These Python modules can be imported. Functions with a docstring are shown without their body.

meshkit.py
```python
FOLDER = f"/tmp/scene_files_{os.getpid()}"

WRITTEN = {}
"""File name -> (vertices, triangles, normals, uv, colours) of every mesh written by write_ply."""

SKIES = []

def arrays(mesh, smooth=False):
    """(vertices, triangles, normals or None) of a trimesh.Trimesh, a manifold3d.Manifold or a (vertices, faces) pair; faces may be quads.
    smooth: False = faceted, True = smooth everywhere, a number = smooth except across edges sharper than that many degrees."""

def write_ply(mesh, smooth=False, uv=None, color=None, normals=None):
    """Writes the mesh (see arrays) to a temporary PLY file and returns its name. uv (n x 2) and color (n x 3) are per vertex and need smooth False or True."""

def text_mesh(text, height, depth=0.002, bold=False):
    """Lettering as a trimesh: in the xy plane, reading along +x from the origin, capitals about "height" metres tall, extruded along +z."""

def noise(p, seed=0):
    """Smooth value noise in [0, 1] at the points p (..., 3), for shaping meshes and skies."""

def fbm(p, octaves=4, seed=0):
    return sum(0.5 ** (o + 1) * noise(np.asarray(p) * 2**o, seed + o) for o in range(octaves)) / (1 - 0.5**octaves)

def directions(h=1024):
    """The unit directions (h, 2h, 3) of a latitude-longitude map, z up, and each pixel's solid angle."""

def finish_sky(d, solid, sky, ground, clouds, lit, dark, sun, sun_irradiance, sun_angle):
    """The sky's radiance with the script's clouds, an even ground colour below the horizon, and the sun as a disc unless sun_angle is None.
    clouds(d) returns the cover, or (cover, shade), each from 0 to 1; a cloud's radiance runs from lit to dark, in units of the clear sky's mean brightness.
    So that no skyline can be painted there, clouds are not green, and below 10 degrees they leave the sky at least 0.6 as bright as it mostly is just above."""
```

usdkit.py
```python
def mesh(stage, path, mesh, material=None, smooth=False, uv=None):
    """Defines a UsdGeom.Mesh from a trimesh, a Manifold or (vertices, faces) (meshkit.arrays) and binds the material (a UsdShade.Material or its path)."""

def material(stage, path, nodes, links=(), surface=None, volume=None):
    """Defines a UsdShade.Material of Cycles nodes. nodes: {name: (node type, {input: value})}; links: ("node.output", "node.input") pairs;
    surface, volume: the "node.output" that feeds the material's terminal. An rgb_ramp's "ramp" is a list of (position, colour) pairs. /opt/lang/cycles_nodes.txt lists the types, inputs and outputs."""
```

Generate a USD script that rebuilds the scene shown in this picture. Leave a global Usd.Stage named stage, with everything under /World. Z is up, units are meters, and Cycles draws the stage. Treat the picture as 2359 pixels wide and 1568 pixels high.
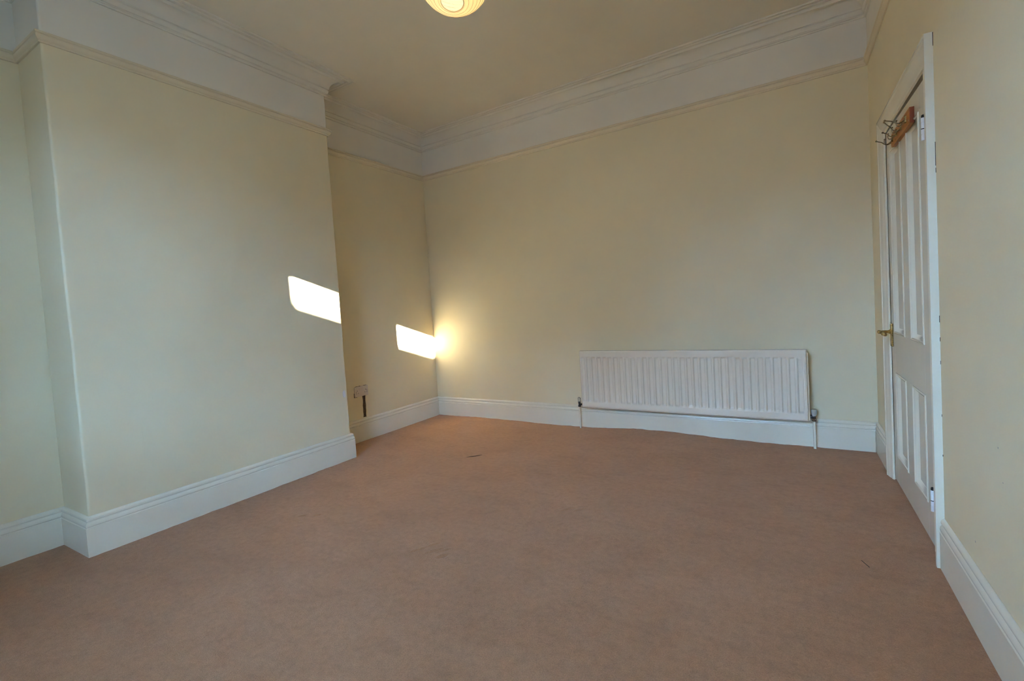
import math
import random

import manifold3d as m3
import meshkit
import numpy as np
import shapely
import trimesh
import usdkit
from pxr import Gf, Sdf, Usd, UsdGeom, UsdLux, UsdShade

stage = Usd.Stage.CreateInMemory()
UsdGeom.SetStageUpAxis(stage, "Z")
UsdGeom.SetStageMetersPerUnit(stage, 1.0)
UsdGeom.Xform.Define(stage, "/World")
UsdGeom.Scope.Define(stage, "/World/Looks")
rng = random.Random(7)

# ------------------------------------------------------------------ camera
PIX_W, FOCAL_PX, SHIFT_PX = 2359.0, 1084.7294, -28.2795
YAW, PITCH, ROLL = -0.5326, 0.0419, 0.0629
CAM = np.array([0.0, 0.0, 1.08])
EXPOSURE = 0.38


def camera_axes():
    cy, sy, cp, sp, cr, sr = math.cos(YAW), math.sin(YAW), math.cos(PITCH), math.sin(PITCH), math.cos(ROLL), math.sin(ROLL)
    right = [cy * cr - sy * sp * sr, -sy * cr - cy * sp * sr, -cp * sr]
    up = [cy * sr + sy * sp * cr, -sy * sr + cy * sp * cr, cp * cr]
    fwd = [sy * cp, cy * cp, -sp]
    return np.array(right), np.array(up), np.array(fwd)


_r, _u, _f = camera_axes()
cam = UsdGeom.Camera.Define(stage, "/World/camera")
cam.AddTransformOp().Set(Gf.Matrix4d(*_r, 0, *_u, 0, *(-_f), 0, *CAM, 1))
cam.CreateHorizontalApertureAttr(36.0)
cam.CreateFocalLengthAttr(36.0 * FOCAL_PX / PIX_W)
cam.CreateVerticalApertureOffsetAttr(36.0 * SHIFT_PX / PIX_W)
cam.CreateClippingRangeAttr(Gf.Vec2f(0.02, 1000.0))
cam.CreateExposureAttr(EXPOSURE)

# ------------------------------------------------------------------ sky and sun
SUN_TRAVEL = np.array([-0.3356, 1.0, -0.3185])
sky = UsdLux.DomeLight.Define(stage, "/World/sky_light")
sky.CreateColorAttr(Gf.Vec3f(0.335, 0.60, 1.0))
sky.CreateIntensityAttr(16.5)
sun = UsdLux.DistantLight.Define(stage, "/World/sun_light")
sun.CreateColorAttr(Gf.Vec3f(1.0, 0.90, 0.71))
sun.CreateIntensityAttr(4.0e6)
sun.CreateAngleAttr(0.53)
_d = SUN_TRAVEL / np.linalg.norm(SUN_TRAVEL)
_x = np.cross([0, 0, 1.0], -_d)
_x /= np.linalg.norm(_x)
_y = np.cross(-_d, _x)
sun.AddTransformOp().Set(Gf.Matrix4d(*_x, 0, *_y, 0, *(-_d), 0, 0, 0, 0, 1))

# ------------------------------------------------------------------ helpers
used = {}


def numbered(path):
    n = used.get(path, -1) + 1
    used[path] = n
    return path if n == 0 else f"{path}_{n:03d}"


def tag(p, label=None, cat=None, group=None, kind=None):
    p = p.GetPrim() if hasattr(p, "GetPrim") else p
    for k, v in (("label", label), ("category", cat), ("group", group), ("kind", kind)):
        if v:
            p.SetCustomDataByKey(k, v)
    return p


BASE = {}


def thing(name, loc=(0, 0, 0), label=None, cat=None, group=None, kind=None, parent=None):
    path = numbered(("/World" if parent is None else str(parent.GetPath())) + "/" + name)
    x = UsdGeom.Xform.Define(stage, path)
    off = np.array(loc, float)
    if parent is not None:
        off0 = BASE.get(str(parent.GetPath()), np.zeros(3))
    else:
        off0 = np.zeros(3)
    x.AddTranslateOp().Set(Gf.Vec3d(*(off - off0)))
    BASE[path] = off
    return tag(x, label, cat, group, kind)


def tm(mesh):
    if hasattr(mesh, "to_mesh"):
        v, f, _ = meshkit.arrays(mesh)
        return trimesh.Trimesh(v, f, process=False)
    if isinstance(mesh, (list, tuple)) and len(mesh) and hasattr(mesh[0], "vertices"):
        return trimesh.util.concatenate([tm(x) for x in mesh])
    if isinstance(mesh, (tuple, list)):
        v, f, _ = meshkit.arrays(mesh)
        return trimesh.Trimesh(v, f, process=False)
    return mesh


def obj(name, mesh, mat, parent=None, smooth=30, label=None, cat=None, group=None, kind=None):
    """One Mesh prim; mesh is given in world coordinates."""
    pp = "/World" if parent is None else str(parent.GetPath())
    path = numbered(pp + "/" + name)
    m = tm(mesh).copy()
    off = BASE.get(pp, np.zeros(3))
    m.vertices = np.asarray(m.vertices) - off
    p = usdkit.mesh(stage, path, m, mat, smooth=smooth).GetPrim()
    BASE[path] = off
    return tag(p, label, cat, group, kind)


def box(x0, x1, y0, y1, z0, z1):
    m = trimesh.creation.box([abs(x1 - x0), abs(y1 - y0), abs(z1 - z0)])
    m.apply_translation([(x0 + x1) / 2, (y0 + y1) / 2, (z0 + z1) / 2])
    return m


def rbox(x0, x1, y0, y1, z0, z1, r=0.003, seg=8):
    """Box with rounded edges."""
    s = m3.Manifold.sphere(r, seg)
    pts = [s.translate([x, y, z]) for x in (min(x0, x1) + r, max(x0, x1) - r) for y in (min(y0, y1) + r, max(y0, y1) - r) for z in (min(z0, z1) + r, max(z0, z1) - r)]
    return tm(m3.Manifold.batch_hull(pts))


def mbox(x0, x1, y0, y1, z0, z1):
    return m3.Manifold.cube([x1 - x0, y1 - y0, z1 - z0]).translate([x0, y0, z0])


def extrude(poly, z0, z1):
    if not isinstance(poly, shapely.Geometry):
        poly = shapely.Polygon(poly)
    m = trimesh.creation.extrude_polygon(poly, z1 - z0, engine="earcut")
    m.apply_translation([0, 0, z0])
    return m


def tube(points, radii, sides=10, caps=True):
    p = np.asarray(points, float)
    t = np.gradient(p, axis=0)
    t /= np.linalg.norm(t, axis=1, keepdims=True) + 1e-12
    a = np.zeros_like(p)
    ref = np.array([0, 0, 1.0]) if abs(t[0][2]) < 0.9 else np.array([1.0, 0, 0])
    for i in range(len(p)):
        ref = ref - t[i] * (ref @ t[i])
        ref /= np.linalg.norm(ref) + 1e-12
        a[i] = ref
    b = np.cross(t, a)
    ang = np.arange(sides) * 2 * np.pi / sides
    r = np.broadcast_to(radii, (len(p),))[:, None, None]
    v = p[:, None] + r * (np.cos(ang)[None, :, None] * a[:, None] + np.sin(ang)[None, :, None] * b[:, None])
    faces = []
    for i in range(len(p) - 1):
        for j in range(sides):
            k = (j + 1) % sides
            q = (i * sides + j, i * sides + k, (i + 1) * sides + k, (i + 1) * sides + j)
            faces += [(q[0], q[1], q[2]), (q[0], q[2], q[3])]
    v = v.reshape(-1, 3)
    if caps:
        n = len(v)
        v = np.vstack([v, p[0], p[-1]])
        for j in range(sides):
            k = (j + 1) % sides
            faces += [(n, k, j), (n + 1, (len(p) - 1) * sides + j, (len(p) - 1) * sides + k)]
    return trimesh.Trimesh(v, faces, process=False)


def lathe(profile, axis_origin, axis="z", sections=32):
    """profile: (radius, height) pairs."""
    m = trimesh.creation.revolve(np.array(profile, float), sections=sections)
    if axis == "y":
        m.apply_transform(trimesh.transformations.rotation_matrix(-np.pi / 2, [1, 0, 0]))
    elif axis == "x":
        m.apply_transform(trimesh.transformations.rotation_matrix(np.pi / 2, [0, 1, 0]))
    m.apply_translation(axis_origin)
    return m


def offset_path(pts, d, closed):
    """Moves a plan polyline to its left by d with mitred corners."""
    p = np.asarray(pts, float)
    n = len(p)
    out = []
    for i in range(n):
        dirs = []
        if closed or i > 0:
            e = p[i] - p[i - 1]
            dirs.append(e / np.linalg.norm(e))
        if closed or i < n - 1:
            e = p[(i + 1) % n] - p[i]
            dirs.append(e / np.linalg.norm(e))
        ns = [np.array([-e[1], e[0]]) for e in dirs]
        if len(ns) == 1:
            out.append(p[i] + ns[0] * d)
        else:
            m = ns[0] + ns[1]
            m /= m @ ns[0]
            out.append(p[i] + m * d)
    return np.array(out)


def sweep(path, profile, wobble=0.0, step=None, seed=0):
    """Runs a moulding along part of a plan polyline. path: (full closed polyline, first index, last index) or an open list of points.
    profile: (distance from the wall, height) pairs from bottom to top; the room lies to the path's left."""
    prof = np.asarray(profile, float)
    if isinstance(path, tuple):
        full, i0, i1 = path
        idx = [(k % len(full)) for k in range(i0, i1 + 1)]
        rows = [offset_path(full, d, True)[idx] for d, _ in prof]
    else:
        rows = [offset_path(path, d, False) for d, _ in prof]
    rows = np.array(rows)  # profile x path x 2
    if step:
        new = []
        for r in rows:
            pass
        cols = [rows[:, 0]]
        for k in range(rows.shape[1] - 1):
            length = np.linalg.norm(rows[0, k + 1] - rows[0, k])
            n = max(1, int(length / step))
            for j in range(1, n + 1):
                cols.append(rows[:, k] + (rows[:, k + 1] - rows[:, k]) * j / n)
        rows = np.stack(cols, 1)
    np_, nq = rows.shape[:2]
    v = np.concatenate([rows, np.broadcast_to(prof[:, 1][:, None, None], (np_, nq, 1))], 2)
    if wobble:
        q = v.copy()
        v = v + wobble * np.stack([meshkit.noise(q * 2.2, seed) - 0.5, meshkit.noise(q * 2.2, seed + 1) - 0.5, meshkit.noise(q * 2.2, seed + 2) - 0.5], -1)
    v = v.reshape(-1, 3)
    faces = []
    for i in range(np_):
        k = (i + 1) % np_
        for j in range(nq - 1):
            a, b, c, d = i * nq + j, i * nq + j + 1, k * nq + j + 1, k * nq + j
            faces += [(a, b, c), (a, c, d)]
    cap = shapely.Polygon(prof)
    if cap.is_valid and cap.area > 0:
        import mapbox_earcut as ec

        tri = ec.triangulate_float64(prof, np.array([len(prof)], np.uint32)).reshape(-1, 3)
        for a, b, c in tri:
            faces += [(a * nq, c * nq, b * nq), (a * nq + nq - 1, b * nq + nq - 1, c * nq + nq - 1)]
    m = trimesh.Trimesh(v, faces, process=False)
    m.fix_normals()
    return m


# ------------------------------------------------------------------ materials
def mat(name, nodes, links=(), surface="p.BSDF", **k):
    return usdkit.material(stage, "/World/Looks/" + name, nodes, links, surface=surface, **k)


def paint(name, color, rough, bump_scale=38.0, bump=0.12, var=0.04, spec=0.5, coat=0.0):
    c = np.array(color)
    return mat(name, {
        "g": ("geometry", {}),
        "n1": ("noise_texture", {"scale": 1.7, "detail": 4.0, "roughness": 0.6}),
        "r": ("rgb_ramp", {"ramp": [(0.3, tuple(c * (1 - var))), (0.7, tuple(np.minimum(c * (1 + var * 0.6), 0.95)))]}),
        "n2": ("noise_texture", {"scale": bump_scale, "detail": 3.0}),
        "n3": ("noise_texture", {"scale": 4.5, "detail": 2.0}),
        "mf": ("math", {"math_type": "multiply_add", "value2": 3.5}),
        "b": ("bump", {"strength": bump, "distance": 0.002}),
        "p": ("principled_bsdf", {"roughness": rough, "specular_ior_level": spec, "coat_weight": coat}),
    }, [("g.position", "n1.vector"), ("g.position", "n2.vector"), ("g.position", "n3.vector"), ("n1.fac", "r.fac"), ("r.color", "p.base_color"),
        ("n3.fac", "mf.value1"), ("n2.fac", "mf.value3"), ("mf.value", "b.height"), ("b.normal", "p.normal")])


def plain(name, color, rough=0.5, metallic=0.0, **k):
    return mat(name, {"p": ("principled_bsdf", {"base_color": color, "roughness": rough, "metallic": metallic, **k})})


CREAM = paint("cream_wall_paint", (0.835, 0.735, 0.52), 0.55, bump=0.25)
FRIEZE = paint("white_frieze_paint", (0.90, 0.845, 0.75), 0.6)
CEIL = paint("ceiling_paint", (0.86, 0.805, 0.69), 0.7, bump=0.2)
CORNICE = paint("cornice_paint", (0.88, 0.825, 0.72), 0.65)
RAIL = paint("cream_rail_paint", (0.82, 0.715, 0.53), 0.4, bump=0.1)
GLOSS = paint("white_gloss_paint", (0.88, 0.82, 0.68), 0.2, bump=0.10, bump_scale=22.0)
DOOR = paint("white_door_paint", (0.83, 0.78, 0.655), 0.12, bump=0.05, bump_scale=14.0)
RADW = paint("radiator_enamel", (0.92, 0.82, 0.69), 0.17, bump=0.0)
PATCH = plain("filler_white", (0.86, 0.86, 0.88), 0.7)
PLASTER = mat("bare_plaster", {
    "g": ("geometry", {}), "n": ("noise_texture", {"scale": 60.0, "detail": 5.0}),
    "r": ("rgb_ramp", {"ramp": [(0.3, (0.025, 0.014, 0.009)), (0.7, (0.10, 0.06, 0.035))]}),
    "b": ("bump", {"strength": 0.8, "distance": 0.004}), "p": ("principled_bsdf", {"roughness": 0.9})},
    [("g.position", "n.vector"), ("n.fac", "r.fac"), ("r.color", "p.base_color"), ("n.fac", "b.height"), ("b.normal", "p.normal")])
GAPDARK = plain("dark_gap", (0.03, 0.025, 0.02), 0.9)
BRASS = mat("aged_brass", {
    "g": ("geometry", {}), "n": ("noise_texture", {"scale": 90.0, "detail": 3.0}),
    "r": ("rgb_ramp", {"ramp": [(0.35, (0.20, 0.13, 0.05)), (0.65, (0.62, 0.47, 0.20))]}),
    "p": ("principled_bsdf", {"metallic": 1.0, "roughness": 0.28})},
    [("g.position", "n.vector"), ("n.fac", "r.fac"), ("r.color", "p.base_color")])
DARKBRASS = plain("dark_brass", (0.22, 0.17, 0.10), 0.35, 0.9)
VALVE = plain("valve_metal", (0.09, 0.085, 0.08), 0.4, 0.7)
CHROME = plain("chrome", (0.6, 0.6, 0.6), 0.15, 1.0)
KNOB = plain("valve_plastic", (0.50, 0.53, 0.54), 0.35)
SOCKETW = plain("socket_plastic", (0.72, 0.63, 0.57), 0.35)
BLACK = plain("black_hole", (0.01, 0.01, 0.01), 0.8)
WOOD = mat("varnished_pine", {
    "t": ("texture_coordinate", {}), "m": ("mapping", {"scale": (60.0, 4.0, 60.0)}), "n": ("noise_texture", {"scale": 1.6, "detail": 4.0, "distortion": 0.6}),
    "r": ("rgb_ramp", {"ramp": [(0.3, (0.20, 0.072, 0.014)), (0.7, (0.35, 0.14, 0.03))]}),
    "p": ("principled_bsdf", {"roughness": 0.55, "specular_ior_level": 0.25})},
    [("t.object", "m.vector"), ("m.vector", "n.vector"), ("n.fac", "r.fac"), ("r.color", "p.base_color")])
ENDGRAIN = plain("pine_end_grain", (0.22, 0.035, 0.008), 0.35)
CARPET = mat("dusky_pink_carpet", {
    "g": ("geometry", {}),
    "n1": ("noise_texture", {"scale": 1.1, "detail": 5.0, "roughness": 0.62, "distortion": 0.4}),
    "r1": ("rgb_ramp", {"ramp": [(0.28, (0.40, 0.215, 0.122)), (0.5, (0.455, 0.248, 0.144)), (0.72, (0.51, 0.287, 0.172))]}),
    "n2": ("noise_texture", {"scale": 260.0, "detail": 3.0, "roughness": 0.7}),
    "r2": ("rgb_ramp", {"ramp": [(0.25, (0.62, 0.60, 0.60)), (0.75, (1.0, 1.0, 1.0))]}),
    "m1": ("mix_color", {"blend_type": "multiply", "fac": 1.0}),
    "mp": ("mapping", {"scale": (1.6, 3.6, 1.0), "rotation": (0.0, 0.0, 0.5)}),
    "n3": ("noise_texture", {"scale": 2.2, "detail": 4.0, "roughness": 0.65}),
    "r3": ("rgb_ramp", {"ramp": [(0.32, (0.90, 0.89, 0.89)), (0.50, (1.0, 1.0, 1.0))]}),
    "m2": ("mix_color", {"blend_type": "multiply", "fac": 1.0}),
    "n5": ("noise_texture", {"scale": 34.0, "detail": 4.0, "roughness": 0.75}),
    "r5": ("rgb_ramp", {"ramp": [(0.30, (0.84, 0.83, 0.82)), (0.5, (0.97, 0.97, 0.97)), (0.7, (1.08, 1.07, 1.06))]}),
    "m3": ("mix_color", {"blend_type": "multiply", "fac": 1.0, "use_clamp": False}),
    "n4": ("noise_texture", {"scale": 520.0, "detail": 2.0}),
    "b": ("bump", {"strength": 0.7, "distance": 0.004}),
    "p": ("principled_bsdf", {"roughness": 0.95, "specular_ior_level": 0.15, "sheen_weight": 0.25, "sheen_roughness": 0.5, "sheen_tint": (0.9, 0.7, 0.6)}),
}, [("g.position", "n1.vector"), ("g.position", "n2.vector"), ("g.position", "mp.vector"), ("mp.vector", "n3.vector"), ("g.position", "n4.vector"),
    ("n1.fac", "r1.fac"), ("n2.fac", "r2.fac"), ("r1.color", "m1.a"), ("r2.color", "m1.b"), ("n3.fac", "r3.fac"), ("m1.result", "m2.a"), ("r3.color", "m2.b"),
    ("g.position", "n5.vector"), ("n5.fac", "r5.fac"), ("m2.result", "m3.a"), ("r5.color", "m3.b"), ("m3.result", "p.base_color"), ("n4.fac", "b.height"), ("b.normal", "p.normal")])
FLUFF = plain("dark_carpet_fluff", (0.06, 0.04, 0.035), 0.95)
PAPER = mat("lantern_paper", {
    "d": ("diffuse_bsdf", {"color": (0.92, 0.88, 0.78)}), "t": ("translucent_bsdf", {"color": (0.92, 0.68, 0.39)}), "m": ("mix_closure", {"fac": 0.5})},
    [("d.BSDF", "m.closure1"), ("t.BSDF", "m.closure2")], surface="m.closure")
WIRE = plain("lantern_wire", (0.42, 0.32, 0.20), 0.6)
BULB = mat("lit_bulb", {"e": ("emission", {"color": (1.0, 0.84, 0.58), "strength": 36.0})}, surface="e.emission")
PLASTICW = plain("white_plastic", (0.8, 0.78, 0.74), 0.4)
GLASS = mat("window_glass", {"t": ("transparent_bsdf", {"color": (0.97, 0.985, 0.98)}), "s": ("glossy_bsdf", {"roughness": 0.0, "color": (1, 1, 1)}), "m": ("mix_closure", {"fac": 0.05})},
            [("t.BSDF", "m.closure1"), ("s.BSDF", "m.closure2")], surface="m.closure")
BRICK = plain("red_brick_house", (0.34, 0.19, 0.13), 0.85)
SLATE = plain("roof_slate", (0.12, 0.12, 0.13), 0.7)
GROUND = plain("street_ground", (0.13, 0.12, 0.11), 0.9)

# ------------------------------------------------------------------ plan of the room (metres)
K = 0.9
AL, AB = 0.0166, -0.0245
Y_FRONT = -0.35
Z_CEIL, Z_RAIL = 2.885, 2.516
X_R = 0.477


def left_x(y):
    return K * (-3.6576) + AL * (y - 2 * K)


def chim_x(y):
    return K * (-3.3016) + AL * (y - 2 * K)


def back_y(x):
    return K * 4.2241 + AB * x


Y0, Y1 = K * 0.9745, K * 2.7325
XB = left_x(back_y(-3.25))
A = (left_x(Y_FRONT), Y_FRONT)
B = (left_x(Y0), Y0)
C = (chim_x(Y0), Y0)
D = (chim_x(Y1), Y1)
E_ = (left_x(Y1), Y1)
F = (XB, back_y(XB))
G = (X_R, back_y(X_R))
H = (X_R, Y_FRONT)
ROOM = [A, H, G, F, E_, D, C, B]      # counter-clockwise: the room lies to the left
iA, iH, iG, iF, iE, iD, iC, iB = range(8)

# ------------------------------------------------------------------ floor: carpet with worn ruck marks
WRINKLES = [  # x, y, length, angle, depth, width
    (-2.05, 2.81, 0.115, 0.80, 0.0045, 0.0035),
    (-1.505, 1.575, 0.085, 1.00, 0.006, 0.004), (-1.468, 1.64, 0.07, 0.95, 0.004, 0.004), (-1.425, 1.60, 0.10, 0.98, 0.006, 0.004), (-1.385, 1.62, 0.075, 0.95, 0.004, 0.004), (-1.36, 1.575, 0.06, 1.0, 0.007, 0.006),
    (-2.375, 1.60, 0.05, 0.75, 0.004, 0.004), (-2.30, 1.64, 0.06, 0.80, 0.003, 0.005), (-1.04, 2.235, 0.10, 0.90, 0.004, 0.005), (-0.98, 2.25, 0.09, 0.9, 0.003, 0.005),
]


def lines(a, b, coarse, fine_ranges, fine):
    xs = list(np.arange(a, b, coarse)) + [b]
    for p, q in fine_ranges:
        xs += list(np.arange(p, q, fine))
    xs = np.unique(np.round(xs, 4))
    keep = [xs[0]]
    for x in xs[1:]:
        if x - keep[-1] > fine * 0.7:
            keep.append(x)
    return np.array(keep)


gx = lines(-3.33, 0.50, 0.03, [(-2.42, -2.27), (-2.11, -1.99), (-1.56, -1.32), (-1.09, -0.93)], 0.005)
gy = lines(-1.13, 3.92, 0.03, [(1.54, 1.70), (2.18, 2.30), (2.74, 2.88), (3.70, 3.90)], 0.005)
FX, FY = np.meshgrid(gx, gy, indexing="ij")
P = np.stack([FX, FY, np.zeros_like(FX)], -1)
FZ = 0.004 * (meshkit.fbm(P * 3.0, 3, 5) - 0.5) + 0.0016 * (meshkit.noise(P * 45.0, 9) - 0.5)
for wx, wy, ln, an, dp, wd in WRINKLES:
    dx, dy = FX - wx, FY - wy
    s, t = dx * math.cos(an) + dy * math.sin(an), -dx * math.sin(an) + dy * math.cos(an)
    env = np.clip(1 - (2 * s / ln) ** 2, 0, 1)
    FZ += env * (-dp * np.exp(-(t / wd) ** 2) + 0.7 * dp * np.exp(-((t - 2.2 * wd) / (1.3 * wd)) ** 2))
# the floor rises a little along the back wall, and the carpet's edge is uneven where it is tucked under the skirting
near_back = np.exp(-np.clip(back_y(FX) - 0.02 - FY, 0, 9) / 0.22)
FZ += near_back * (0.026 * np.exp(-((FX + 0.98) / 0.42) ** 2) + 0.010 * np.exp(-((FX + 2.6) / 0.4) ** 2))
edge = np.exp(-np.clip(back_y(FX) - 0.024 - FY, 0, 9) / 0.02)
FZ += edge * 0.010 * (meshkit.fbm(P * np.array([14.0, 2.0, 1.0]), 3, 3) - 0.45)
cd = np.clip(FX - chim_x(FY) - 0.024, 0, 9)
FZ += np.exp(-cd / 0.02) * 0.008 * (meshkit.fbm(P * np.array([2.0, 14.0, 1.0]), 3, 4) - 0.4) * (FY < Y1 + 0.02)
nx, ny = FX.shape
ii, jj = np.meshgrid(np.arange(nx - 1), np.arange(ny - 1), indexing="ij")
a = ii * ny + jj
quads = np.stack([a, a + ny, a + ny + 1, a + 1], -1).reshape(-1, 4)
floor = obj("floor", (np.stack([FX, FY, FZ], -1).reshape(-1, 3), quads), CARPET, smooth=True,
            label="worn dusky pink carpet covering the whole floor of the empty room", cat="carpet floor", kind="structure")

obj("subfloor", box(-3.8, 1.25, -1.38, 4.2, -0.25, -0.04), GAPDARK, floor, smooth=False)
obj("carpet_mark", [tube([(-2.095 + 0.085 * q, 2.768 + 0.088 * q + 0.004 * math.sin(9 * q), 0.0015) for q in np.linspace(0, 1, 12)], 0.0022 * np.sin(np.linspace(0.15, np.pi - 0.1, 12)) + 0.0004, 6),
                    tube([(0.235 - 0.02 * q, 2.19 + 0.045 * q, 0.0015) for q in np.linspace(0, 1, 6)], 0.0012, 5)], FLUFF, floor, label="dark thin marks trodden into the carpet")
obj("ceiling", box(-3.6, 0.8, -1.5, 4.2, Z_CEIL, Z_CEIL + 0.15), CEIL, smooth=False, label="plain off-white plaster ceiling above the cornice", cat="ceiling", kind="structure")

# ------------------------------------------------------------------ walls
T = 0.22
Z_SPLIT = Z_RAIL - 0.02


def chase_cut():
    """Ragged channel hacked into the plaster below the socket, running down to the skirting."""
    pts_l, pts_r = [], []
    r = random.Random(3)
    for k in range(9):
        z = 0.405 - k * (0.405 - 0.200) / 8
        w = 0.0185 + (0.006 if k == 0 else 0.0) + r.uniform(-0.002, 0.002)
        c = 2.897 - 0.006 * k / 8
        pts_l.append((c - w + r.uniform(-0.0015, 0.0015), z))
        pts_r.append((c + w + r.uniform(-0.0015, 0.0015), z))
    poly = pts_l + pts_r[::-1]
    cs = m3.CrossSection([np.array(poly)], m3.FillRule.NonZero)
    x = left_x(2.9)
    # extrude along x: (u, v, w) -> (w, u, v)
    def placed(depth0, depth1, section):
        m = section.extrude(depth1 - depth0)
        return m.transform(np.array([[0, 0, 1, x + depth0], [1, 0, 0, 0], [0, 1, 0, 0]], float))
    return placed, cs


placed, chase = chase_cut()


def slab(p, q, z0, z1, ext0=0.0, ext1=0.0, t=T):
    """Upright slab whose room face runs from p to q (the room lies to the left of p->q)."""
    p, q = np.array(p, float), np.array(q, float)
    d = (q - p) / np.linalg.norm(q - p)
    n = np.array([d[1], -d[0]])
    p, q = p - d * ext0, q + d * ext1
    return m3.CrossSection([np.array([p, p + n * t, q + n * t, q])], m3.FillRule.NonZero).extrude(z1 - z0).translate([0, 0, z0])


lw = slab(F, A, -0.1, Z_SPLIT, T, T) - placed(-0.03, 0.05, chase)
wl = obj("wall_left", lw, CREAM, label="cream painted left wall seen in the recesses beside the chimney breast", cat="wall", kind="structure")
obj("frieze", slab(F, A, Z_SPLIT, Z_CEIL + 0.05, T, T), FRIEZE, wl, label="white frieze above the picture rail")
obj("plaster_channel", placed(-0.045, -0.007, chase.offset(0.004, m3.JoinType.Miter)), PLASTER, wl, label="dark bare channel hacked into the plaster below the socket")


def breast_poly():
    p = shapely.Polygon([C, D, (D[0] - 0.45, D[1]), (C[0] - 0.45, C[1])])
    return p.buffer(-0.011, join_style="mitre").buffer(0.011, quad_segs=5)


def breast(z0, z1, seed):
    """Chimney breast with soft, slightly uneven plaster arrises."""
    ring = np.array(breast_poly().exterior.coords)[:-1]
    zs = np.linspace(z0, z1, max(2, int((z1 - z0) / 0.03)))
    v = []
    for z in zs:
        q = np.column_stack([ring, np.full(len(ring), z)])
        corner = np.minimum(np.linalg.norm(ring - np.array(C), axis=1), np.linalg.norm(ring - np.array(D), axis=1)) < 0.05
        w = (meshkit.fbm(q * np.array([1, 1, 6.0]), 3, seed) - 0.5)[:, None] * 0.007 * corner[:, None]
        q[:, :2] += w * np.array([1.0, 0.4])
        v.append(q)
    n = len(ring)
    v = np.vstack(v)
    f = []
    for i in range(len(zs) - 1):
        for j in range(n):
            k = (j + 1) % n
            f += [(i * n + j, i * n + k, (i + 1) * n + k), (i * n + j, (i + 1) * n + k, (i + 1) * n + j)]
    m = trimesh.Trimesh(v, f, process=False)
    m.fix_normals()
    return m


cb = obj("chimney_breast", breast(0.0, Z_SPLIT, 21), CREAM, label="wide cream chimney breast projecting from the left wall, fireplace closed up", cat="chimney breast", kind="structure")
obj("frieze", breast(Z_SPLIT, Z_CEIL + 0.02, 22), FRIEZE, cb, label="white frieze above the picture rail")


def blob(cy, cz, ry, rz, seed, depth=0.0025):
    a_ = np.linspace(0, 2 * np.pi, 22, endpoint=False)
    rr = 1 + 0.35 * (meshkit.noise(np.column_stack([np.cos(a_), np.sin(a_), np.zeros(22)]) * 2.2, seed) - 0.5)
    cs = m3.CrossSection([np.column_stack([cy + ry * rr * np.cos(a_), cz + rz * rr * np.sin(a_)])], m3.FillRule.NonZero)
    x = chim_x(cy)
    return cs.extrude(depth + 0.002).transform(np.array([[0, 0, 1, x - 0.002], [1, 0, 0, 0], [0, 1, 0, 0]], float))


obj("filler_patch", blob(2.428, 0.505, 0.013, 0.030, 31, 0.0012), PATCH, cb, label="smear of white filler near the right edge")
obj("filler_patch", blob(2.443, 0.560, 0.008, 0.022, 32, 0.0008), CREAM, cb)

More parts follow.
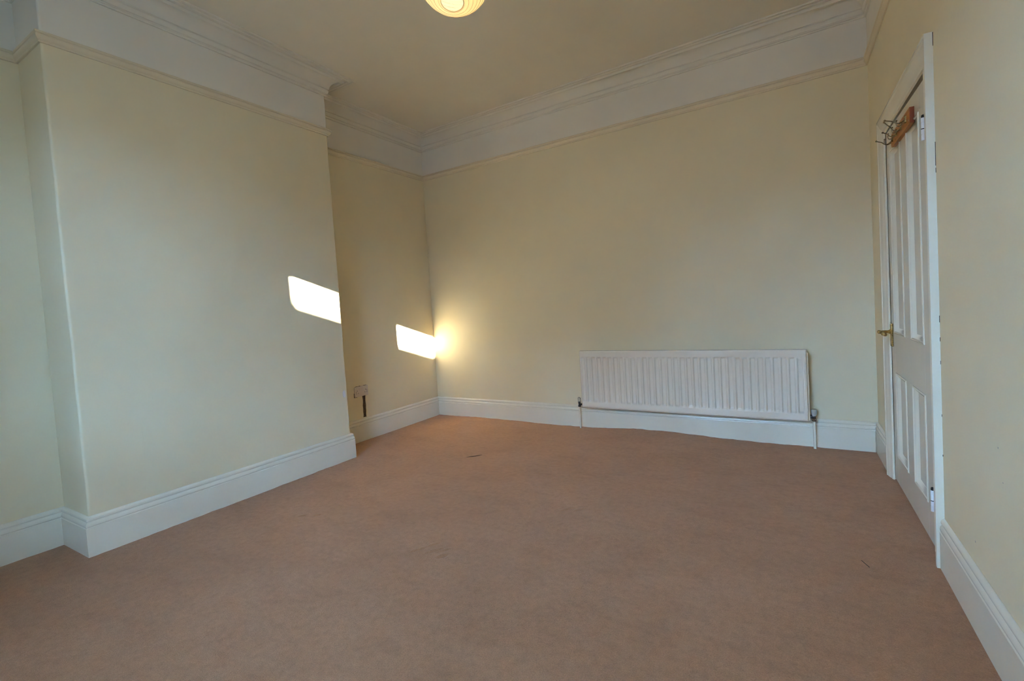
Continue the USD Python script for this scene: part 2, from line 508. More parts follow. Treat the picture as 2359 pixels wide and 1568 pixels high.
def ridge_on_breast(pts, w=0.0045, h=0.0012):
    """A filled crack standing slightly proud of the plaster."""
    pts = np.asarray(pts, float)
    n = len(pts)
    v = []
    for y, z in pts:
        x = chim_x(y)
        v += [(x - 0.0004, y - w, z), (x + h, y, z), (x - 0.0004, y + w, z)]
    f = []
    for i in range(n - 1):
        for j in range(2):
            a_ = i * 3 + j
            f += [(a_, a_ + 1, a_ + 4), (a_, a_ + 4, a_ + 3)]
    return trimesh.Trimesh(np.array(v), f, process=False)


obj("plaster_seam", ridge_on_breast([(1.128, 0.64), (1.124, 0.56), (1.126, 0.47), (1.120, 0.38), (1.123, 0.30), (1.118, 0.24)]), CREAM, cb, smooth=60)
wb = obj("wall_back", slab(G, F, -0.1, Z_SPLIT, T, T), CREAM, label="cream painted back wall behind the radiator", cat="wall", kind="structure")
obj("frieze", slab(G, F, Z_SPLIT, Z_CEIL + 0.05, T, T), FRIEZE, wb, label="white frieze above the picture rail")

# door opening in the right wall
DY0, DY1, DZ = 2.41, 3.285, 1.90
rw = slab(H, G, -0.1, Z_SPLIT, T, T) - mbox(X_R - 0.1, X_R + T + 0.1, DY0, DY1, -0.2, DZ)
wr = obj("wall_right", rw, CREAM, label="cream painted right wall with the panelled door", cat="wall", kind="structure")
obj("frieze", slab(H, G, Z_SPLIT, Z_CEIL + 0.05, T, T), FRIEZE, wr, label="white frieze above the picture rail")

# window wall behind the camera
WF = 1.05
BAY_Y = -1.12        # the bay runs from the room down to its carpeted floor; its window wall stands here
WX0, WX1, WZ0, WZ1 = -2.22, -0.26, 1.08, 2.49
fw = slab(A, H, -0.1, Z_SPLIT, T, T, WF) - mbox(WX0, WX1, Y_FRONT - 2, Y_FRONT + 0.1, WZ0, WZ1) - mbox(WX0, WX1, BAY_Y, Y_FRONT + 0.1, -0.02, WZ1)
wf = obj("wall_front", fw, CREAM, label="cream painted wall around the bay of windows behind the camera", cat="wall", kind="structure")
obj("frieze", slab(A, H, Z_SPLIT, Z_CEIL + 0.05, T, T, WF), FRIEZE, wf, label="white frieze above the picture rail")

# three-light sash window: narrow side lights either side of a wide centre sash
GY = -1.25
GZ1 = 2.475
win = thing("window_1", (WX0, GY, WZ0), "white three-light sash window behind the camera", "window", kind="structure")
LIGHTS = [(-1.863, -1.531), (-1.411, -0.78), (-0.66, -0.33)]
frame_solid = mbox(WX0, WX1, GY - 0.05, GY + 0.05, WZ0, WZ1)
for x0, x1 in LIGHTS:
    frame_solid = frame_solid - mbox(x0, x1, GY - 0.2, GY + 0.2, WZ0 + 0.08, GZ1)
obj("window_frame", frame_solid, GLOSS, win)
for x0, x1 in LIGHTS:
    obj("meeting_rail", box(x0 - 0.005, x1 + 0.005, GY - 0.02, GY + 0.02, 1.72, 1.76), GLOSS, win)
    obj("pane", box(x0 - 0.005, x1 + 0.005, GY - 0.002, GY + 0.002, WZ0 + 0.075, GZ1 + 0.005), GLASS, win)
obj("window_sill", rbox(WX0 + 0.002, WX1 - 0.002, GY, BAY_Y + 0.05, WZ0 - 0.03, WZ0 + 0.005, 0.008), GLOSS, win)

# ------------------------------------------------------------------ mouldings
SKIRT = [(0, 0), (.0215, 0), (.0215, .140), (.0185, .1425), (.0175, .1455), (.0205, .149), (.0212, .154), (.019, .161), (.0155, .166), (.0115, .1685), (.0112, .172),
         (.0155, .174), (.0165, .179), (.0150, .185), (.010, .190), (.004, .1935), (0, .194)]
SKIRT_R = [(d * 0.75, z) for d, z in SKIRT]
PRAIL = [(0, -.052), (.008, -.052), (.0105, -.047), (.010, -.042), (.0125, -.040), (.018, -.034), (.0205, -.026), (.0195, -.020), (.0165, -.017), (.0165, -.0145),
         (.020, -.013), (.0225, -.008), (.021, -.003), (.016, 0), (.008, -.002), (.006, -.006), (0, -.006)]
PRAIL = [(d, Z_RAIL + z) for d, z in PRAIL]
CORN = [(0, -.125), (.008, -.125), (.011, -.121), (.011, -.116), (.008, -.112), (.010, -.108), (.016, -.106), (.020, -.100), (.022, -.090), (.022, -.082), (.0195, -.0795), (.0195, -.077),
        (.026, -.074), (.0265, -.066), (.030, -.054), (.038, -.040), (.050, -.026), (.064, -.016), (.078, -.010), (.082, -.010), (.083, -.020), (.090, -.024), (.098, -.022), (.103, -.014), (.104, -.006),
        (.122, -.005), (.123, -.010), (.128, -.012), (.134, -.010), (.136, -.004), (.152, -.004), (.153, -.008), (.158, -.0095), (.163, -.008), (.165, 0), (.165, .02), (0, .02)]
CORN = [(d, Z_CEIL + z) for d, z in CORN]

obj("baseboard_back", sweep((ROOM, iG, iF), SKIRT), GLOSS, label="tall white moulded skirting along the back wall below the radiator", cat="skirting board", kind="structure")
obj("baseboard_left", sweep((ROOM, iF, iA + 8), SKIRT, wobble=0.002, step=0.1), GLOSS, label="tall white moulded skirting running round the chimney breast and its recesses", cat="skirting board", kind="structure")
CAS_FAR, CAS_NEAR = 3.345, 2.286
obj("baseboard_right", sweep([(X_R, CAS_FAR - 0.002), G], SKIRT_R), GLOSS, label="short white skirting between the door frame and the back corner", cat="skirting board", kind="structure")
obj("baseboard_right", sweep([H, (X_R, CAS_NEAR + 0.002)], SKIRT_R, wobble=0.002, step=0.1), GLOSS, label="long white skirting on the right wall in front of the door", cat="skirting board", kind="structure")
obj("baseboard_front", sweep([A, (WX0 - 0.01, Y_FRONT)], SKIRT), GLOSS, label="white skirting left of the bay behind the camera", cat="skirting board", kind="structure")
obj("baseboard_front", sweep([(WX1 + 0.01, Y_FRONT), H], SKIRT), GLOSS, label="white skirting right of the bay behind the camera", cat="skirting board", kind="structure")
obj("baseboard_front", sweep([(WX0, BAY_Y), (WX1, BAY_Y)], SKIRT), GLOSS, label="white skirting below the bay window", cat="skirting board", kind="structure")
obj("trim_1", sweep((ROOM, iF, iA + 8), PRAIL), RAIL, label="cream picture rail round the chimney breast and left recesses", cat="picture rail", kind="structure")
obj("trim_2", sweep((ROOM, iG, iF), PRAIL), RAIL, label="cream picture rail along the back wall", cat="picture rail", kind="structure")
obj("trim_3", sweep((ROOM, iH, iG), PRAIL), RAIL, label="cream picture rail above the door on the right wall", cat="picture rail", kind="structure")
obj("trim_4", sweep((ROOM, iA, iH), PRAIL), RAIL, label="cream picture rail on the wall behind the camera", cat="picture rail", kind="structure")
obj("trim_5", sweep((ROOM, iF, iA + 8), CORN), CORNICE, label="white moulded plaster cornice round the chimney breast", cat="cornice", kind="structure")
obj("trim_6", sweep((ROOM, iG, iF), CORN), CORNICE, label="white moulded plaster cornice along the back wall", cat="cornice", kind="structure")
obj("trim_7", sweep((ROOM, iH, iG), CORN), CORNICE, label="white moulded plaster cornice over the right wall", cat="cornice", kind="structure")
obj("trim_8", sweep((ROOM, iA, iH), CORN), CORNICE, label="white moulded plaster cornice on the wall behind the camera", cat="cornice", kind="structure")

# door frame: architrave (thick outer edge, sloping to a thin inner edge) round the opening
ARCH = [(0, 0), (0, .025), (.012, .026), (.018, .022), (.022, .021), (.050, .016), (.062, .010), (.075, .010), (.082, .007), (.086, .0), ]  # (across from the outer edge, projection)


def architrave(y_out, y_in, z_top, sgn):
    """One upright; the projection runs into the room (-x); the head end is mitred."""
    v = []
    for a_, p_ in ARCH:
        y = y_out + sgn * a_
        v.append([(X_R - p_, y, -0.02), (X_R - p_, y, z_top - a_)])
    v = np.array(v)
    n = len(v)
    verts = v.reshape(-1, 3)
    f = []
    for i in range(n):
        k = (i + 1) % n
        f += [(2 * i, 2 * k, 2 * k + 1), (2 * i, 2 * k + 1, 2 * i + 1)]
    for i in range(1, n - 1):
        f += [(0, 2 * i, 2 * i + 2), (1, 2 * i + 3, 2 * i + 1)]
    m = trimesh.Trimesh(verts, f, process=False)
    m.fix_normals()
    return m


def arch_head(y0, y1, z_top):
    v = []
    for a_, p_ in ARCH:
        v.append([(X_R - p_, y0 + a_, z_top - a_), (X_R - p_, y1 - a_, z_top - a_)])
    v = np.array(v)
    n = len(v)
    f = []
    for i in range(n):
        k = (i + 1) % n
        f += [(2 * i, 2 * k, 2 * k + 1), (2 * i, 2 * k + 1, 2 * i + 1)]
    for i in range(1, n - 1):
        f += [(0, 2 * i, 2 * i + 2), (1, 2 * i + 3, 2 * i + 1)]
    m = trimesh.Trimesh(v.reshape(-1, 3), f, process=False)
    m.fix_normals()
    return m


ZT = 1.975
fr = thing("trim_9", (X_R, CAS_NEAR, 0), "white moulded architrave framing the door on the right wall", "door frame", kind="structure")
obj("architrave", architrave(CAS_NEAR, 0, ZT, 1), GLOSS, fr, label="near upright")
obj("architrave", architrave(CAS_FAR, 0, ZT, -1), GLOSS, fr, label="far upright")
obj("architrave_head", arch_head(CAS_NEAR, CAS_FAR, ZT), GLOSS, fr)
obj("cracked_gap", [box(X_R - 0.0012, X_R + 0.001, CAS_NEAR - w, CAS_NEAR + 0.001, z0, z1) for z0, z1, w in ((1.925, 1.972, 0.0035), (1.50, 1.585, 0.0022), (1.475, 1.492, 0.0025), (0.93, 0.955, 0.0022), (0.86, 0.875, 0.0022), (0.775, 0.788, 0.002), (0.43, 0.437, 0.0025), (0.58, 0.588, 0.002))],
    PLASTER, wr, smooth=False, label="dark cracks where the wall meets the door frame")
obj("scuff_mark", [box(X_R - 0.0005, X_R + 0.001, y - w, y + w, z - h, z + h) for y, z, w, h in ((1.743, 0.620, 0.0016, 0.0022), (1.946, 0.265, 0.0018, 0.003), (1.713, 0.534, 0.002, 0.001))], plain("scuff_grey", (0.45, 0.42, 0.38), 0.7), wr, smooth=False, label="small grey scuffs in the paint")
JT = 0.022
obj("jamb", box(X_R - 0.002, X_R + T, DY0 - 0.005, DY0 + JT - 0.004, 0, DZ), GLOSS, fr)
obj("jamb", box(X_R - 0.002, X_R + T, DY1 - JT + 0.008, DY1 + 0.005, 0, DZ), GLOSS, fr)
obj("jamb_head", box(X_R - 0.002, X_R + T, DY0, DY1, DZ - 0.006, DZ + 0.005), GLOSS, fr)
obj("door_stop", [box(X_R + 0.048, X_R + 0.062, DY0 + 0.01, DY1 - 0.01, DZ - 0.02, DZ), box(X_R + 0.048, X_R + 0.062, DY0 + 0.015, DY0 + 0.035, 0, DZ), box(X_R + 0.048, X_R + 0.062, DY1 - 0.035, DY1 - 0.012, 0, DZ)], GAPDARK, fr)

hall = mbox(X_R + T - 0.01, X_R + T + 0.6, DY0 - 0.3, DY1 + 0.3, -0.15, DZ + 0.4) - mbox(X_R + T - 0.1, X_R + T + 0.55, DY0 - 0.25, DY1 + 0.25, -0.1, DZ + 0.35)
obj("wall_hall", hall, GAPDARK, smooth=False, label="unlit hall behind the closed door", cat="wall", kind="structure")
# ------------------------------------------------------------------ the panelled door
LY0, LY1, LZ0, LZ1 = 2.431, 3.268, 0.008, 1.886
DX0, DX1 = X_R + 0.003, X_R + 0.043
OPEN = [(2.535, 2.770), (2.905, 3.160)]
UP, LO = (0.822, 1.772), (0.158, 0.612)
door = thing("door_1", (X_R, LY0, 0), "white gloss four-panel door, closed, in the right wall", "door", kind="structure")
leaf = []
for y0, y1 in [(LY0, OPEN[0][0]), (OPEN[0][1], OPEN[1][0]), (OPEN[1][1], LY1)]:
    leaf.append((y0, y1))


def leaf_piece(y0, y1, z0, z1, slant=0.0):
    m = rbox(DX0, DX1, y0, y1, z0, z1, 0.0015, 6)
    if slant:   # the door has dropped on its hinges: its top edge falls towards the hinge side's far end
        v = m.vertices
        top = v[:, 2] > (z0 + z1) / 2
        v[top, 2] -= slant * (LY1 - v[top, 1]) / (LY1 - LY0)
        m.vertices = v
    return m


obj("stile", leaf_piece(*leaf[0], LZ0, LZ1, 0.018), DOOR, door, label="hinge stile")
obj("stile", leaf_piece(*leaf[2], LZ0, LZ1, 0.018), DOOR, door, label="lock stile")
obj("top_rail", leaf_piece(leaf[0][1] - 0.001, leaf[2][0] + 0.001, UP[1], LZ1, 0.018), DOOR, door)
obj("lock_rail", leaf_piece(leaf[0][1] - 0.001, leaf[2][0] + 0.001, LO[1], UP[0]), DOOR, door)
obj("bottom_rail", leaf_piece(leaf[0][1] - 0.001, leaf[2][0] + 0.001, LZ0, LO[0]), DOOR, door)
obj("muntin", leaf_piece(*leaf[1], UP[0] - 0.001, UP[1] + 0.001), DOOR, door)
obj("muntin", leaf_piece(*leaf[1], LO[0] - 0.001, LO[1] + 0.001), DOOR, door)
MOULD = [(0, 0.016), (0, -0.003), (0.004, -0.005), (0.008, -0.004), (0.011, 0.000), (0.013, 0.0005), (0.018, 0.004), (0.024, 0.011), (0.026, 0.012), (0.030, 0.016)]  # (in from the opening's edge, depth behind the door's face)
for z0, z1 in (UP, LO):
    for y0, y1 in OPEN:
        rows = []
        for a_, dpt in MOULD:
            rows.append([(DX0 + dpt, y, z) for y, z in ((y0 + a_, z0 + a_), (y1 - a_, z0 + a_), (y1 - a_, z1 - a_), (y0 + a_, z1 - a_))])
        v = np.array(rows).reshape(-1, 3)
        f = []
        n = len(MOULD)
        for i in range(n):
            k = (i + 1) % n
            for j in range(4):
                l = (j + 1) % 4
                f += [(i * 4 + j, i * 4 + l, k * 4 + l), (i * 4 + j, k * 4 + l, k * 4 + j)]
        mo = trimesh.Trimesh(v, f, process=False)
        mo.fix_normals()
        pn = obj("panel", box(DX0 + 0.014, DX0 + 0.024, y0 - 0.004, y1 + 0.004, z0 - 0.004, z1 + 0.004), DOOR, door, smooth=False)
        obj("moulding", mo, DOOR, pn, smooth=25)
for zc in (1.675, 0.205):
    hx, hy = X_R - 0.004, LY0 + 0.002
    hg = obj("hinge", [lathe([(0, -0.044), (0.0065, -0.044), (0.0065, -0.0225), (0.0052, -0.0222), (0.0052, -0.0205), (0.0065, -0.02), (0.0065, 0.0225), (0.0052, 0.0228), (0.0052, 0.0242), (0.0065, 0.0245), (0.0065, 0.042), (0, 0.042)], (hx, hy, zc), sections=16)],
             PATCH, door, label="painted butt hinge")
    obj("pin_head", [lathe([(0, 0.042), (0.0055, 0.042), (0.0055, 0.051), (0.003, 0.054), (0, 0.054)], (hx, hy, zc), sections=12), lathe([(0, -0.002), (0.0068, -0.002), (0.0068, 0.001), (0, 0.001)], (hx, hy, zc), sections=14)], GAPDARK, hg)
# lever handle on a brass plate
py, pz = 3.232, 0.812
hd = obj("door_handle", rbox(DX0 - 0.008, DX0 + 0.001, py - 0.02, py + 0.02, pz - 0.066, pz + 0.058, 0.003), BRASS, door, label="aged brass lever handle on a long plate")
obj("neck", lathe([(0, 0), (0.012, 0), (0.012, -0.006), (0.008, -0.012), (0.0075, -0.044), (0.010, -0.048), (0.010, -0.056), (0.004, -0.060), (0, -0.060)], (DX0 - 0.006, py, pz + 0.014), "x", 20), BRASS, hd)
s_ = np.linspace(0, 1, 14)
obj("lever", tube(np.column_stack([DX0 - 0.055 + 0.016 * np.sin(s_ * np.pi), py + 0.008 - 0.108 * s_, pz + 0.014 - 0.010 * np.sin(s_ * np.pi) - 0.004 * s_]), 0.0065 + 0.003 * np.sin(s_ * np.pi) + 0.002 * (s_ > 0.9), 12), BRASS, hd)
obj("screw", [lathe([(0, -0.0012), (0.003, -0.0012), (0.003, 0.001), (0, 0.001)], (DX0 - 0.0085, py, pz + q), "x", 12) for q in (0.05, -0.058)], DARKBRASS, hd)

# ------------------------------------------------------------------ coat rack screwed to the door
RY0, RY1, RZ0, RZ1 = 2.607, 3.02, 1.752, 1.818
rx1, rx0 = DX0, DX0 - 0.016
rack = thing("coat_rack", (rx1, RY0, RZ0), "varnished orange pine coat rack with dark wire hooks, screwed across the top of the door", "coat rack")
bd = m3.CrossSection([np.array([(RY0, RZ0), (RY1 - 0.02, RZ0), (RY1 - 0.006, RZ0 + 0.006), (RY1, RZ0 + 0.02), (RY1, RZ1 - 0.02), (RY1 - 0.006, RZ1 - 0.006), (RY1 - 0.02, RZ1), (RY0, RZ1)])], m3.FillRule.NonZero)
obj("board", bd.extrude(0.016).transform(np.array([[0, 0, 1, rx0], [1, 0, 0, 0], [0, 1, 0, 0]], float)), WOOD, rack)
obj("end_grain", box(rx0 + 0.0005, rx1 - 0.0005, RY0 - 0.0006, RY0 + 0.002, RZ0 + 0.0005, RZ1 - 0.0005), ENDGRAIN, rack, label="dark red-brown cut end of the board")
for k, yk in enumerate((2.675, 2.775, 2.875, 2.97)):
    zk = 1.790
    dz = (0.004, -0.006, 0.000, -0.012)[k]
    sl = (0.00, 0.030, 0.004, 0.004)[k]
    t_ = np.linspace(0, 1, 16)
    top = np.column_stack([rx0 - 0.006 - (0.066, 0.054, 0.046, 0.058)[k] * t_, yk + 0.006 * np.sin(2 * t_), zk - 0.008 + dz - 0.010 * np.sin(np.pi * np.minimum(t_ * 1.6, 1)) + (0.016 + sl) * t_ ** 1.6])
    low = np.column_stack([rx0 - 0.004 - 0.030 * np.sin(t_ * 1.9), np.full(16, yk), zk - 0.012 - 0.016 * np.sin(t_ * np.pi) + 0.012 * t_ ** 2])
    hk = obj("hook", [tube(top, 0.0021, 8), tube(low, 0.0019, 8), trimesh.creation.icosphere(2, 0.0042).apply_translation(top[-1]), trimesh.creation.icosphere(2, 0.0036).apply_translation(low[-1])], DARKBRASS, rack, label="dark wire double hook with ball ends")
    obj("hook_base", [lathe([(0, 0), (0.0075, 0), (0.0065, -0.005), (0.003, -0.007), (0, -0.007)], (rx0, yk, zk + 0.008), "x", 14), lathe([(0, 0), (0.0075, 0), (0.0065, -0.005), (0.003, -0.007), (0, -0.007)], (rx0, yk, zk - 0.010), "x", 14),
                      rbox(rx0 - 0.004, rx0 + 0.001, yk - 0.005, yk + 0.005, zk - 0.014, zk + 0.012, 0.0015, 6)], BRASS, hk)
obj("screw", lathe([(0, 0.0), (0.0045, 0.0), (0.004, -0.0012), (0, -0.0012)], (rx0, 2.632, 1.770), "x", 14), CHROME, rack)
obj("screw", lathe([(0, 0.0), (0.004, 0.0), (0.0035, -0.001), (0, -0.001)], (rx0, 2.925, 1.772), "x", 14), DARKBRASS, rack)

# ------------------------------------------------------------------ radiator
ANG = math.atan(AB)
RX0, RX1, RADZ0, RADZ1 = -1.560, 0.094, 0.190, 0.680
RFY = 0.095            # front face's distance from the wall


def on_back(m):
    """x along the wall, y = distance out from the wall: turned to lie along the back wall."""
    m = tm(m).copy()
    v = np.asarray(m.vertices)
    x, d, z = v[:, 0], v[:, 1], v[:, 2]
    m.vertices = np.column_stack([x, back_y(x) - d, z])
    m.faces = m.faces[:, ::-1]
    return m


rad = thing("radiator", ((RX0 + RX1) / 2, back_y(-0.73), RADZ0), "long white fluted panel radiator with pipes at both ends, on the back wall", "radiator")
fx0, pitch = -1.5285, 1.583 / 33
NF = 34


def rad_front():
    off = np.array([-0.5, -0.40, -0.30, -0.24, -0.2, 0.0, 0.2, 0.24, 0.30, 0.40]) * pitch
    xs = np.concatenate([[RX0, RX0 + 0.002, RX0 + 0.006, RX0 + 0.010]] + [fx0 + k * pitch + off for k in range(NF)] + [[RX1 - 0.010, RX1 - 0.006, RX1 - 0.002, RX1]])
    xs = np.unique(np.round(xs, 5))
    xs = xs[(xs >= RX0) & (xs <= RX1)]
    zb, zt = 0.250, 0.622
    zs = np.unique(np.round(np.concatenate([[RADZ0, RADZ0 + 0.002, RADZ0 + 0.008, RADZ0 + 0.010, RADZ0 + 0.013, RADZ0 + 0.018], np.linspace(zb - 0.012, zb + 0.014, 8), np.linspace(zb + 0.03, zt - 0.03, 8), np.linspace(zt - 0.012, zt + 0.010, 8),
                                                   [RADZ1 - 0.02, RADZ1 - 0.014, RADZ1 - 0.008, RADZ1 - 0.004, RADZ1 - 0.0015, RADZ1]]), 5))
    X, Z = np.meshgrid(xs, zs, indexing="ij")
    ph = np.abs(((X - fx0) / pitch + 0.5) % 1.0 - 0.5)
    inside = (X > fx0 - 0.5 * pitch) & (X < fx0 + (NF - 0.5) * pitch)
    side = np.clip((0.40 - ph) / 0.16, 0, 1)
    side = side * side * (3 - 2 * side)
    # flutes are pressed inwards between slightly proud ribs
    end = np.clip((Z - (zb - 0.012)) / 0.022, 0, 1) * np.clip(((zt + 0.010) - Z) / 0.018, 0, 1)
    end = end * end * (3 - 2 * end)
    depth = 0.0085 * side * end * inside
    # rolled rim: a seam runs just inside the bottom and right edges
    rim = np.minimum(np.minimum(X - RX0, RX1 - X), np.minimum(Z - RADZ0, (RADZ1 - Z) * 2))
    drop = 0.010 * np.clip(1 - rim / 0.010, 0, 1) ** 2 + 0.004 * np.exp(-((np.minimum(Z - RADZ0, RX1 - X) - 0.0105) / 0.002) ** 2)
    Yd = RFY - depth - drop
    n, m_ = X.shape
    i_, j_ = np.meshgrid(np.arange(n - 1), np.arange(m_ - 1), indexing="ij")
    a_ = i_ * m_ + j_
    q = np.stack([a_, a_ + 1, a_ + m_ + 1, a_ + m_], -1).reshape(-1, 4)
    v = np.stack([X, Yd, Z], -1).reshape(-1, 3)
    f = np.vstack([q[:, [0, 1, 2]], q[:, [0, 2, 3]]])
    # rolled sides going back to the rear panel
    n0 = len(v)
    loop = [i * m_ for i in range(n)] + [(n - 1) * m_ + j for j in range(1, m_)] + [i * m_ + m_ - 1 for i in range(n - 2, -1, -1)] + [j for j in range(m_ - 2, 0, -1)]
    back = v[loop].copy()
    back[:, 1] = RFY - 0.038
    v = np.vstack([v, back])
    L = len(loop)
    g = []
    for k in range(L):
        l = (k + 1) % L
        g += [(loop[k], loop[l], n0 + l), (loop[k], n0 + l, n0 + k)]
    mm = trimesh.Trimesh(v, np.vstack([f, g]), process=False)
    mm.fix_normals()
    return mm


def oriented(m, want=-1):
    """Makes the faces of an open front sheet point into the room (-y)."""
    m = tm(m)
    big = np.argsort(m.area_faces)[-50:]
    if np.sign(m.face_normals[big][:, 1].sum()) != want:
        m.faces = m.faces[:, ::-1]
    return m


obj("front_panel", oriented(on_back(rad_front())), RADW, rad, smooth=40)
obj("back_panel", on_back(rbox(RX0 + 0.008, RX1 - 0.004, RFY - 0.052, RFY - 0.030, RADZ0 + 0.010, RADZ1 - 0.012, 0.006)), RADW, rad)
obj("edge_seam", on_back(rbox(RX1 - 0.012, RX1 + 0.008, RFY - 0.034, RFY - 0.014, RADZ0 + 0.004, RADZ1 - 0.022, 0.005)), RADW, rad, label="rolled seam down the right end")
for xb in (-1.30, -0.20):
    obj("bracket", on_back(box(xb - 0.02, xb + 0.02, 0.002, RFY - 0.045, RADZ0 + 0.06, RADZ1 - 0.08)), RADW, rad)
PD = 0.058
# left: old lockshield valve without its cap
vx = -1.597
pl = obj("pipe", on_back(tube([(vx, PD, -0.01), (vx, PD, 0.1), (vx, PD, 0.197)], 0.0082, 16)), GLOSS, rad, label="white painted pipe at the left end")
vl = obj("lockshield_valve", on_back([lathe([(0, 0), (0.011, 0), (0.0125, 0.004), (0.0125, 0.012), (0.0095, 0.014), (0.0095, 0.030), (0.011, 0.032), (0.011, 0.040), (0.007, 0.044), (0, 0.044)], (vx, PD, 0.190), sections=12),
                                     tube([(vx, PD, 0.212), (vx + 0.02, PD, 0.212), (vx + 0.045, PD, 0.212)], 0.0075, 12)]), VALVE, rad, label="dark metal valve at the left end")
th = np.linspace(0, np.pi, 12)
obj("wire_loop", on_back(tube(np.vstack([[(vx - 0.010, PD, 0.228)], np.column_stack([vx - 0.010 * np.cos(th), np.full(12, PD), 0.264 + 0.008 * np.sin(th)]), [(vx + 0.010, PD, 0.228)]]), 0.0018, 8)), VALVE, vl)
# right: valve with a pale plastic hand wheel
wx = 0.124
obj("pipe", on_back(tube([(wx, PD, -0.01), (wx, PD, 0.1), (wx, PD, 0.200)], 0.0085, 16)), GLOSS, rad, label="white painted pipe at the right end")
vr = obj("wheel_valve", on_back([lathe([(0, 0), (0.012, 0), (0.0135, 0.003), (0.0135, 0.011), (0.010, 0.013), (0.0095, 0.030), (0.011, 0.032), (0.010, 0.040), (0, 0.040)], (wx, PD, 0.190), sections=10),
                                 tube([(wx, PD, 0.220), (wx - 0.012, PD, 0.220), (wx - 0.04, PD, 0.220)], 0.009, 12),
                                 lathe([(0.0, -0.006), (0.0125, -0.006), (0.0125, 0.006), (0.0, 0.006)], (wx - 0.018, PD, 0.220), "x", 6)]), VALVE, rad, label="dark metal valve at the right end")
obj("hand_wheel", on_back(lathe([(0, 0.224), (0.010, 0.224), (0.0155, 0.232), (0.0175, 0.246), (0.0175, 0.264), (0.015, 0.269), (0.006, 0.270), (0, 0.268)], (wx, PD, 0.0), sections=24)), KNOB, vr, label="pale grey plastic hand wheel")
obj("collar", on_back(lathe([(0, 0.202), (0.0145, 0.202), (0.0145, 0.207), (0, 0.207)], (wx, PD, 0.0), sections=20)), CHROME, vr)

# ------------------------------------------------------------------ double socket in the far recess
sx, sy, sz = left_x(2.865), 2.865, 0.437
sock = thing("double_socket", (sx, sy, sz), "grubby white double power socket low on the wall of the far recess", "power socket")
obj("face_plate", rbox(sx - 0.001, sx + 0.010, sy - 0.075, sy + 0.075, sz - 0.0445, sz + 0.0445, 0.003), SOCKETW, sock)
for s in (-1, 1):
    obj("switch", rbox(sx + 0.008, sx + 0.0125, sy + s * 0.014 - 0.007, sy + s * 0.014 + 0.007, sz + 0.008, sz + 0.030, 0.002, 6), SOCKETW, sock)
    c = sy + s * 0.048
    obj("pin_holes", [box(sx + 0.0095, sx + 0.0104, c - 0.0022, c + 0.0022, sz + 0.004, sz + 0.013), box(sx + 0.0095, sx + 0.0104, c - 0.0145, c - 0.008, sz - 0.016, sz - 0.0115), box(sx + 0.0095, sx + 0.0104, c + 0.008, c + 0.0145, sz - 0.016, sz - 0.0115)], BLACK, sock)
for y in (-0.0605, 0.0605):
    obj("screw", lathe([(0, 0), (0.0032, 0), (0.0028, 0.001), (0, 0.001)], (sx + 0.0098, sy + y, sz), "x", 12), DARKBRASS, sock)
# chipped dark gaps in the plaster round the plate belong to the wall
obj("chipped_gap", [box(sx - 0.002, sx + 0.002, sy + p, sy + q, z0, z1) for p, q, z0, z1 in ((-0.062, -0.03, sz + 0.043, sz + 0.0475), (-0.022, -0.004, sz + 0.043, sz + 0.0485), (0.03, 0.062, sz + 0.043, sz + 0.0475), (-0.078, -0.073, sz - 0.048, sz - 0.01), (-0.072, -0.045, sz - 0.0485, sz - 0.043))],
    PLASTER, wl, smooth=False, label="dark chipped edge round the socket")

# ------------------------------------------------------------------ paper lantern pendant
LC = np.array([-1.085, 1.565, 2.405])
LR = 0.150
lan = thing("paper_lantern", tuple(LC - [0, 0, LR]), "lit round cream paper lantern shade hanging from the ceiling", "pendant light")
# the shade hangs a little askew on its wire
TILT = trimesh.transformations.rotation_matrix(math.radians(15), [-12.7, -2.9, 0])


def hang(m):
    m = tm(m).copy()
    m.apply_transform(TILT)
    m.apply_translation(LC)
    return m


th = np.linspace(math.radians(17), math.radians(163), 149)
ringstep = np.abs(np.sin(np.linspace(0, np.pi * 20, 149)))
prof = np.column_stack([np.sin(th) * (LR - 0.004 + 0.004 * ringstep), -np.cos(th) * (LR - 0.004 + 0.004 * ringstep) * 0.97])
obj("shade", hang(trimesh.creation.revolve(prof, sections=64)), PAPER, lan, smooth=60, label="ribbed paper globe, open at the bottom")
t_ = np.linspace(0, 1, 900)
ang = math.radians(17) + t_ * math.radians(146)
ph = t_ * 20 * 2 * np.pi
obj("wire_spiral", hang(tube(np.column_stack([LR * np.sin(ang) * np.cos(ph), LR * np.sin(ang) * np.sin(ph), -0.97 * LR * np.cos(ang)]), 0.00055, 4)), WIRE, lan)
rb = LR * math.sin(math.radians(17))
zb = -0.97 * LR * math.cos(math.radians(17))
c_ = np.linspace(0, 2 * np.pi, 49)
obj("bottom_ring", hang(tube(np.column_stack([rb * np.cos(c_), rb * np.sin(c_), np.full(49, zb)]), 0.0010, 6, caps=False)), WIRE, lan)
obj("wire_stretcher", hang([tube([(0.05 * math.cos(q), 0.05 * math.sin(q), 0.13), (0.04 * math.cos(q), 0.04 * math.sin(q), 0), (rb * math.cos(q), rb * math.sin(q), zb)], 0.0009, 6) for q in (0.5, 0.5 + np.pi)]), WIRE, lan)
obj("bulb", trimesh.creation.icosphere(3, 0.03).apply_translation(LC + [0, 0, 0.005]), BULB, lan, smooth=True)
obj("lamp_holder", lathe([(0, 0.03), (0.017, 0.03), (0.020, 0.05), (0.018, 0.085), (0.008, 0.10), (0, 0.10)], LC, sections=20), PLASTICW, lan)
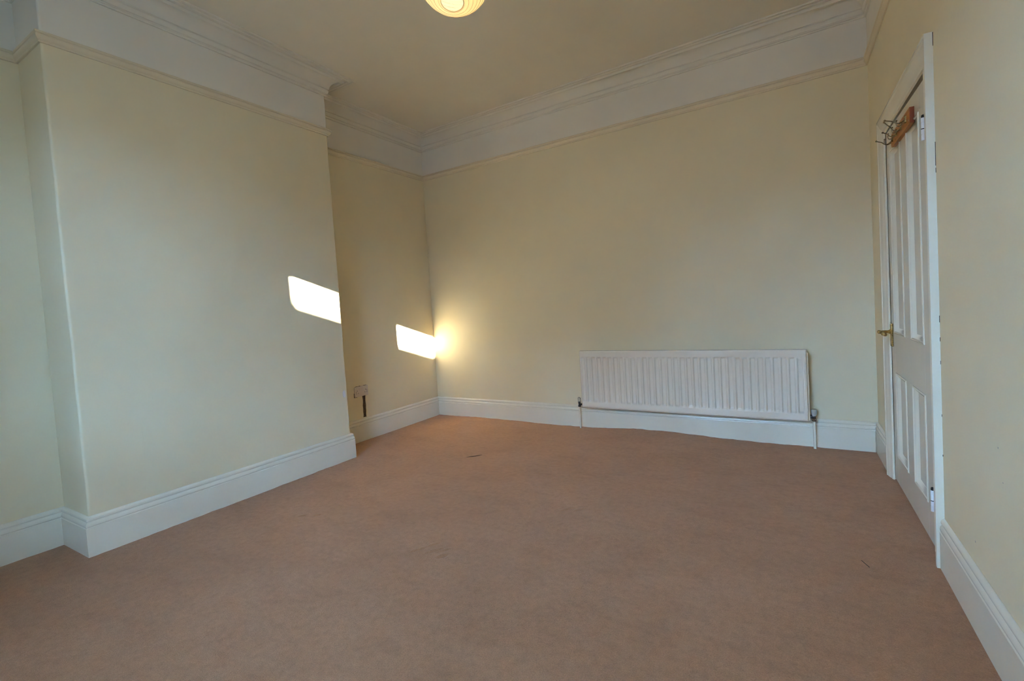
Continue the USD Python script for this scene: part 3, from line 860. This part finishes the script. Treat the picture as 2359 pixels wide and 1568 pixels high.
obj("flex", tube([tuple(LC + [0, 0, 0.095]), tuple(LC + [0, 0, 0.2]), (LC[0], LC[1], Z_CEIL - 0.01)], 0.0032, 8), PLASTICW, lan)
obj("ceiling_rose", lathe([(0, -0.024), (0.02, -0.024), (0.034, -0.016), (0.04, 0.001), (0, 0.001)], (LC[0], LC[1], Z_CEIL), sections=28), PLASTICW, lan)

# ------------------------------------------------------------------ street outside the window (only daylight reaches the room from it)
obj("street_ground", box(-40, 40, -60, -1.45, -0.9, -0.6), GROUND, smooth=False, label="street and front gardens outside the window", cat="ground", kind="structure")


def house(name, x0, x1, y0, y1, eave, ridge, label):
    t = thing(name, ((x0 + x1) / 2, y1, -0.6), label, "house", kind="structure")
    obj("house_wall", box(x0, x1, y0, y1, -0.6, eave), BRICK, t, smooth=False)
    ym = (y0 + y1) / 2
    v = np.array([(x0, y0, eave), (x0, y1, eave), (x0, ym, ridge), (x1, y0, eave), (x1, y1, eave), (x1, ym, ridge)])
    f = [(0, 2, 1), (3, 4, 5), (1, 2, 5), (1, 5, 4), (0, 3, 5), (0, 5, 2), (0, 1, 4), (0, 4, 3)]
    obj("house_roof", trimesh.Trimesh(v, f, process=False), SLATE, t, smooth=False)
    return t


house("house", -3.3, 2.80, -18.0, -10.0, 3.6, 6.368, "low brick house across the street")
house("house", -34.0, -3.32, -18.0, -11.0, 2.6, 4.0, "long low brick house across the street to the left")
house("house", 4.35, 22.0, -17.0, -10.0, 2.6, 4.1, "lower brick house further along the street")
stack = thing("house", (3.58, -13.6, -0.6), "narrow tall brick stair tower between the two houses across the street", "house", kind="structure")
obj("house_wall", box(2.81, 4.35, -14.1, -13.1, -0.6, 7.0), BRICK, stack, smooth=False)
obj("parapet", box(2.80, 4.36, -14.12, -13.08, 7.0, 7.15), SLATE, stack, smooth=False)
balcony = thing("balcony", (-1.2, -1.4, 3.12), "stone balcony slab of the floor above, over the bay window outside", "balcony", kind="structure")
obj("slab", box(-4.2, 1.8, -3.2, -1.41, 3.12, 3.28), GROUND, balcony, smooth=False)
obj("parapet", box(-4.2, 1.8, -3.2, -3.08, 3.28, 3.9), GROUND, balcony, smooth=False)
